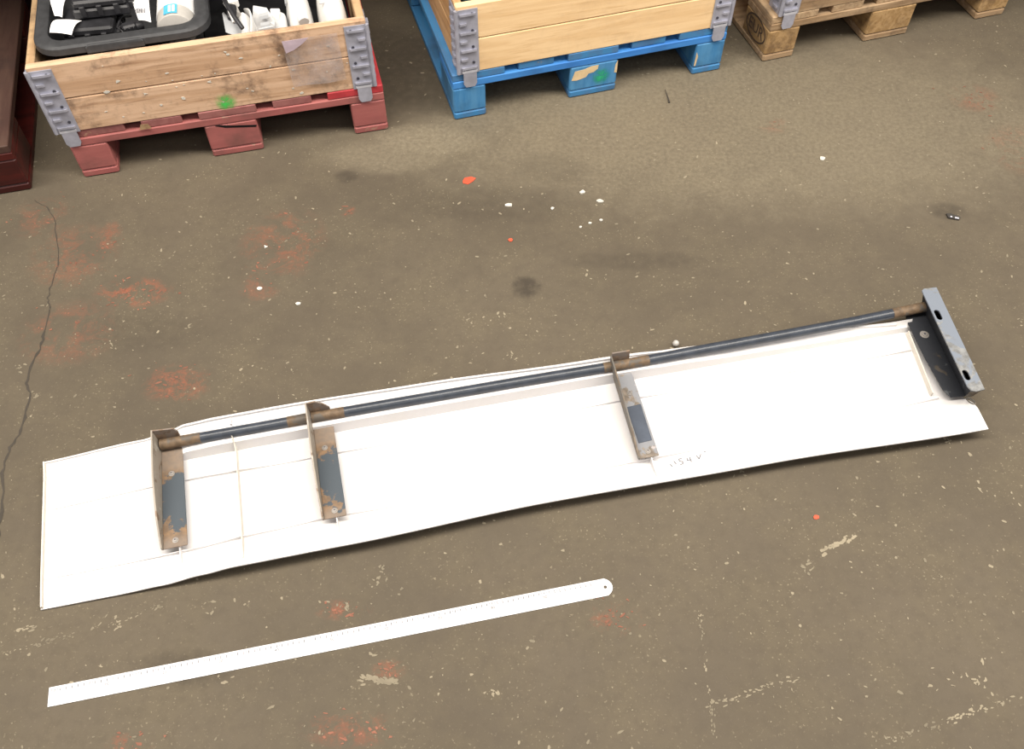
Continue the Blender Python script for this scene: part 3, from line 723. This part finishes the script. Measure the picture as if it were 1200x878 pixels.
# load in the blue crate
t = thing('teal_crate', 'dark teal plastic crate just showing inside the honey-coloured collar', 'plastic crate', in_blue(0, 0, 0), BP['rz'])
bm = bmesh.new()
rows = loft(bm, [[(x, y, z) for x, y in rrect(.06 + d, .74 - d, .05 + d, .62 - d, .03)] for d, z in ((.02, .15), (.004, .30), (0, .30), (0, .325), (.006, .328), (.018, .326), (.03, .17))])
bm.faces.new(rows[0][::-1]); bm.faces.new(rows[-1])
obj('crate_body', finish(bm, 'crate_body', 'teal', 40), t)

# ---------------------------------------------------------------- the white panel
A0 = R(11.5126)
panel = thing('side_fairing', 'long white fibreglass panel lying face down on the floor with ribs', 'vehicle panel', (-.881, .640, .0005), A0)
ZLO = [(0, .004), (.13, .006), (.225, .012), (.30, .025), (.365, .034), (1.91, .034)]
VLO = [(0, 0), (.35, 0), (.566, .002), (.97, .014), (1.43, .010), (1.906, -.003)]
VHI = [(-.02, .323), (.204, .337), (.30, .333), (.53, .336), (.78, .333), (1.15, .322), (1.33, .318), (1.49, .318), (1.67, .314), (1.87, .301)]
ZHI = [(0, .012), (.2, .013), (.25, .030), (.30, .050), (.36, .055), (1.25, .055), (1.33, .050), (1.49, .040), (1.67, .035), (1.90, .035)]
VW = [(0, .274), (.26, .272), (.41, .275), (.68, .279), (1.15, .283), (1.9, .287)]
VR = [(0, .058), (.26, .062), (.375, .071), (.533, .079), (1.2, .080), (1.466, .090), (1.858, .101)]
VU = [(0, .209), (.204, .222), (.50, .224), (1.02, .233), (1.86, .234)]
ZB = .0065
def lx(v): return -.021 * max(0, min(1, v / .323))
def rx_(v): return lerp([(-.003, 1.905), (.067, 1.910), (.12, 1.905), (.30, 1.882)], v)
def zpan(u, v):
    vl, vh, vw, vr = slerp(VLO, u), slerp(VHI, u), lerp(VW, u), lerp(VR, u)
    zl, zh = slerp(ZLO, u), slerp(ZHI, u)
    led = ZB + max(0, zh - .016) * .72
    if v < vr:
        k = max(0, (vr - v) / (vr - vl)); e = max(0, min(1, (u - 1.78) / .1)); return ZB + (zl - ZB) * (k ** 1.5 * (1 - e) + min(1, k * 2.4) * e)
    if v < vw: return ZB
    if v < vw + .004: return ZB + (led - ZB) * (v - vw) / .004
    k = (v - vw - .004) / max(.001, vh - vw - .004)
    return led + (zh - led) * k ** 2
NU = 170; g = []
for i in range(NU + 1):
    sgn = i / NU; uu = 1.905 * sgn
    vl, vh, vw, vr = slerp(VLO, uu), slerp(VHI, uu), lerp(VW, uu), lerp(VR, uu)
    vs_ = [vl + (vr - vl) * k / 6 for k in range(7)] + [vr + (vw - vr) * k / 6 for k in range(1, 7)] + [vw + .004] + [vw + .004 + (vh - vw - .004) * k / 5 for k in range(1, 6)]
    row = []
    for v in vs_:
        a, b = lx(v), rx_(v); row.append((a + (b - a) * sgn, v, zpan(uu, v)))
    g.append(row)
bm = bmesh.new()
V = [[bm.verts.new(p) for p in row] for row in g]
for i in range(len(V) - 1):
    for j in range(len(V[0]) - 1): bm.faces.new((V[i][j], V[i + 1][j], V[i + 1][j + 1], V[i][j + 1]))
# underside 3 mm below
W = [[bm.verts.new((p[0], p[1], p[2] - .003)) for p in row] for row in g]
for i in range(len(V) - 1):
    for j in range(len(V[0]) - 1): bm.faces.new((W[i][j], W[i][j + 1], W[i + 1][j + 1], W[i + 1][j]))
ni, nj = len(V) - 1, len(V[0]) - 1
for i in range(ni):
    bm.faces.new((V[i][0], W[i][0], W[i + 1][0], V[i + 1][0])); bm.faces.new((V[i][nj], V[i + 1][nj], W[i + 1][nj], W[i][nj]))
for j in range(nj):
    bm.faces.new((V[0][j], V[0][j + 1], W[0][j + 1], W[0][j])); bm.faces.new((V[ni][j], W[ni][j], W[ni][j + 1], V[ni][j + 1]))
obj('skin', finish(bm, 'skin', 'white', 32), panel)

def ribbon(name, path, width, h, mat, parent, hs=None):
    """upright rib standing on a path of (u, v, z)"""
    bm = bmesh.new(); rows = []
    for i, p in enumerate(path):
        a, b = Vector(path[max(0, i - 1)]), Vector(path[min(len(path) - 1, i + 1)])
        d = (b - a); d.z = 0; d.normalize(); nrm = Vector((-d.y, d.x, 0)) * width / 2
        hh = hs[i] if hs else h; p = Vector(p)
        rows.append([bm.verts.new(p - nrm - Vector((0, 0, .002))), bm.verts.new(p + nrm - Vector((0, 0, .002))), bm.verts.new(p + nrm * .6 + Vector((0, 0, hh))), bm.verts.new(p - nrm * .6 + Vector((0, 0, hh)))])
    for a, b in zip(rows, rows[1:]):
        for k in range(4): bm.faces.new((a[k], a[(k + 1) % 4], b[(k + 1) % 4], b[k]))
    bm.faces.new(rows[0][::-1]); bm.faces.new(rows[-1])
    return obj(name, finish(bm, name, mat), parent)
def P(u, v, dz=0): return (u, v, zpan(u, v) + dz)
us = [.004 + k * (1.855 - .004) / 60 for k in range(61)]
def bump_h(u, lst, lo, hi, w):
    return lo + (hi - lo) * max([max(0, 1 - abs(u - c_) / w) ** 2 for c_ in lst])
ribbon('long_rib', [P(u, lerp(VU, u)) for u in us], .0025, .004, 'white', panel, [bump_h(u, (.30, .37, .56, 1.2, 1.85), .0022, .009, .12) for u in us])
ribbon('long_rib', [P(u, lerp(VR, u) + .001) for u in us], .0028, .005, 'white', panel, [bump_h(u, (.26, .375, .555, 1.2, 1.85), .0022, .009, .14) for u in us])
vs2 = [.020 + k * (.284 - .020) / 30 for k in range(31)]
ribbon('cross_rib', [P(.377 - (v - .02) * .03, v) for v in vs2], .003, .014, 'rib_white', panel, [max(.001, min(.016, .052 - zpan(.377, v)) * min(1, (v - .012) / .05)) for v in vs2])
ribbon('cross_rib', [P(.368, v) for v in (.314, .318, .322, .326)], .004, .006, 'white', panel)
ribbon('end_rib', [P(1.868 - .002 * k, .280 - k * .0140) for k in range(13)], .004, .014, 'rib_white', panel)
for u in (.258, .560, 1.203):                                   # little gussets below the brackets
    ribbon('gusset', [P(u, v) for v in (.030, .045, .058, .068, .076)], .003, .01, 'white', panel, [.0005, .006, .012, .017, .019])
lp = [(lx(v) + .003, v, zpan(0, v)) for v in [.002 + k * .318 / 16 for k in range(17)]]
ribbon('rim_lip', lp, .005, .007, 'rib_white', panel)
ribbon('rim_lip', [(u + lx(.32) * (1 - u / 1.9), slerp(VHI, u) - .004, zpan(u, slerp(VHI, u) - .004)) for u in [.004 + k * 1.84 / 90 for k in range(91)]], .004, .004, 'white', panel)
# faint handwriting
PEN = [[(1.240, .066), (1.242, .058)], [(1.268, .076), (1.262, .076), (1.261, .070), (1.267, .067), (1.265, .061), (1.259, .060)], [(1.279, .075), (1.277, .068), (1.285, .068)], [(1.285, .076), (1.284, .062)],
       [(1.300, .076), (1.302, .066), (1.310, .078)], [(1.318, .082), (1.322, .083)], [(1.250, .073), (1.252, .064)]]
for stroke in PEN:
    bm = bmesh.new()
    for a, b in zip(stroke, stroke[1:]):
        tube(bm, [P(a[0], a[1] - .006, .0004), P(b[0], b[1] - .006, .0004)], .0009, 5)
    obj('pen_stroke', finish(bm, 'pen_stroke', 'pen'), panel)

# ---------------------------------------------------------------- steel frame bolted to the panel
frame_z = .028
def strip(name, pts, mat, z0, z1, parent): return obj(name, ext_me(name, [(x, y, z0) for x, y in pts], (0, 0, z1 - z0), mat, .0008), parent)
def screw(parent, u, v, z, r=.0036):
    sc = obj('screw', lathe('screw', [(r * 1.7, 0), (r * 1.7, .001), (r, .0012), (r, .003), (r * .5, .0034), (0, .0034)], 'screw', 12), parent, (u, v, z))
    bm = bmesh.new(); tube(bm, [(0, 0, .0030), (0, 0, .0038)], r * .42, 6); obj('screw_socket', finish(bm, 'screw_socket', 'rivet_hole'), sc)
def arm(u0, u1, ub0, ub1, v0, v1, wall_top, plate_m, wall_m, cap_m, cap_pts, screws, navy=None):
    a = bpy.data.objects.new('bracket_arm', None); a.empty_display_size = .03; link(a, panel)
    strip('base_plate', [(ub0, v0), (ub1, v0 + .001), (u1, v1 + .016), (u0, v1 + .016)], plate_m, frame_z - .003, frame_z, a)
    # tapering side wall
    dz = wall_top - frame_z
    bm = bmesh.new()
    n = [(0, 1), (.45, .92), (.8, .55), (1, .12)]
    vt = v1 + .016
    A = [(u0 + (ub0 - u0) * f - .003 * k, vt + (v0 - vt) * f) for f, k in n]
    top = [(x, y, frame_z + dz * k) for (x, y), (f, k) in zip(A, n)]
    bot = [(u0 + (ub0 - u0) * f, vt + (v0 - vt) * f, frame_z - .003) for f, k in n]
    ext(bm, bot + top[::-1], (-.003, 0, 0)); obj('side_wall', finish(bm, 'side_wall', wall_m), a)
    bm = bmesh.new(); ext(bm, [(x, v1 + .013, z) for x, z in cap_pts], (0, .003, 0)); 
    obj('end_wall', finish(bm, 'end_wall', cap_m), a)
    if navy: strip('paint_field', navy, 'arm_navy', frame_z, frame_z + .0004, a)
    for (u, v) in screws: screw(a, u, v, frame_z)
    return a
a1 = arm(.221, .263, .229, .275, .066, .295, .078, 'rust_arm', 'rust_wall', 'rust_cap', [(.218, .025), (.264, .025), (.264, .062), (.258, .074), (.218, .078)], [(.243, .232), (.252, .081)])
a2 = arm(.531, .572, .536, .580, .068, .297, .080, 'rust_arm', 'rust_wall', 'rust_cap', [(.528, .025), (.572, .025), (.572, .055), (.560, .072), (.545, .083), (.528, .082)], [(.551, .231), (.558, .083)])
a3 = arm(1.182, 1.222, 1.178, 1.219, .076, .297, .070, 'arm_grey', 'arm_wall', 'rust_cap', [(1.179, .025), (1.220, .025), (1.218, .079), (1.179, .079)], [(1.202, .237), (1.199, .090)],
         [(1.186, .112), (1.215, .114), (1.217, .205), (1.186, .203)])
# tube along the back
TU = [(.226, .298), (.419, .300), (.534, .302), (.686, .303), (.961, .304), (1.20, .303), (1.343, .306), (1.541, .309), (1.744, .313), (1.912, .320)]
TZ = [(.226, .040), (1.2, .042), (1.912, .046)]
def tpath(a, b, n=24): return [(a + (b - a) * k / n, lerp(TU, a + (b - a) * k / n), lerp(TZ, a + (b - a) * k / n)) for k in range(n + 1)]
tb = obj('tube', tube_me('tube', tpath(.224, 1.915, 60), .0112, 'tube', 28), panel)
for a, b in ((.2235, .305), (.482, .5265), (.531, .60), (1.160, 1.178), (1.182, 1.262), (1.835, 1.916)):
    obj('rusted_sleeve', tube_me('rusted_sleeve', tpath(a, b, 8), .0116, 'rust_tube', 24), tb)

# end bracket with the slotted flange
eb = bpy.data.objects.new('end_bracket', None); eb.empty_display_size = .03; link(eb, panel)
strip('base_plate', [(1.870, .090), (1.922, .084), (1.952, .338), (1.886, .340), (1.872, .307), (1.864, .20), (1.863, .11)], 'black_plate', frame_z - .003, frame_z, eb)
FZ = .076
WI = [(1.881, .078), (1.907, .338)]                                # foot line of the web
bm = bmesh.new(); ext(bm, [(1.905 - .002, .088, frame_z - .003), (1.925, .338, frame_z - .003), (1.910, .338, FZ), (1.884, .070, FZ)], (.003, 0, 0)); obj('web', finish(bm, 'web', 'black_plate'), eb)
bm = bmesh.new(); ext(bm, [(1.917, .084, frame_z), (1.946, .338, frame_z), (1.941, .338, FZ), (1.910, .070, FZ)], (.003, 0, 0)); obj('web', finish(bm, 'web', 'black_plate'), eb)  # outer web added to keep the inside of the slots dark
bm = bmesh.new(); ext(bm, [(1.903, .086, frame_z - .003), (1.919, .084, frame_z - .003), (1.912, .068, FZ), (1.886, .070, FZ)], (0, .003, 0)); obj('end_lip', finish(bm, 'end_lip', 'arm_wall'), eb)
def slot(cx, cy, ang, L_, w):
    P_ = []
    for sgn, a0 in ((1, -90), (-1, 90)):
        for k in range(7):
            a = R(a0 + 180 * k / 6); P_.append((sgn * L_ / 2 + w / 2 * math.cos(a), w / 2 * math.sin(a)))
    return [(cx + x * math.cos(ang) - y * math.sin(ang), cy + x * math.sin(ang) + y * math.cos(ang)) for x, y in P_]
fl = [(1.8815, .080), (1.8845, .0685), (1.894, .0645), (1.913, .0655), (1.9445, .345), (1.915, .347), (1.9085, .343), (1.9070, .336)]
obj('slotted_flange', holed('slotted_flange', fl, [slot(1.911, .270, R(84), .016, .013), slot(1.893, .107, R(84), .014, .013)], FZ, FZ + .003, 'flange'), eb)
screw(eb, 1.892, .258, frame_z, .006)
bm = bmesh.new(); pr = []
for k in range(15):
    a = 2 * math.pi * k / 14; pr.append((1.8945 + .0055 * math.sin(a) + .002 * math.cos(a), .062 + .013 * math.cos(a), .046 - .008 * math.cos(a)))
tube(bm, pr, .0017, 6); obj('ring', finish(bm, 'ring', 'arm_wall', 60), eb)

# ---------------------------------------------------------------- steel ruler
RL, RW = 1.030, .0345
rul = thing('steel_ruler', 'one metre steel ruler lying on the floor below the white panel', 'ruler', (-.8175, .4635, .0007), .2028)
out = [(0, 0), (RL - .012, 0)]
for k in range(9): 
    a = R(-60 + 120 * k / 8); out.append((RL - .0235 + .0235 * math.cos(a) * 1.0, RW / 2 + .0195 * math.sin(a)))
out += [(RL - .012, RW), (0, RW)]
obj('blade', holed('blade', out, [[(RL - .014 + .0032 * math.cos(2 * math.pi * k / 12), RW / 2 + .0032 * math.sin(2 * math.pi * k / 12)) for k in range(12)]], 0, .0012, 'ruler'), rul)
bm = bmesh.new()
for k in range(1, 200):
    x = k * .005; ln = .0075 if k % 2 == 0 else .005
    w_ = .0006 if k % 2 == 0 else .0004; box(bm, (x - w_, RW - ln - .002, .0012), (x + w_, RW - .004, .0014))
o = obj('graduation_marks', finish(bm, 'graduation_marks', 'etch'), rul); o['kind'] = 'stuff'
for k in range(1, 10):
    obj('numeral', text_me('numeral', str(k * 10), .008, 'etch', .0001), rul, (k * .1, RW - .014, .0013))
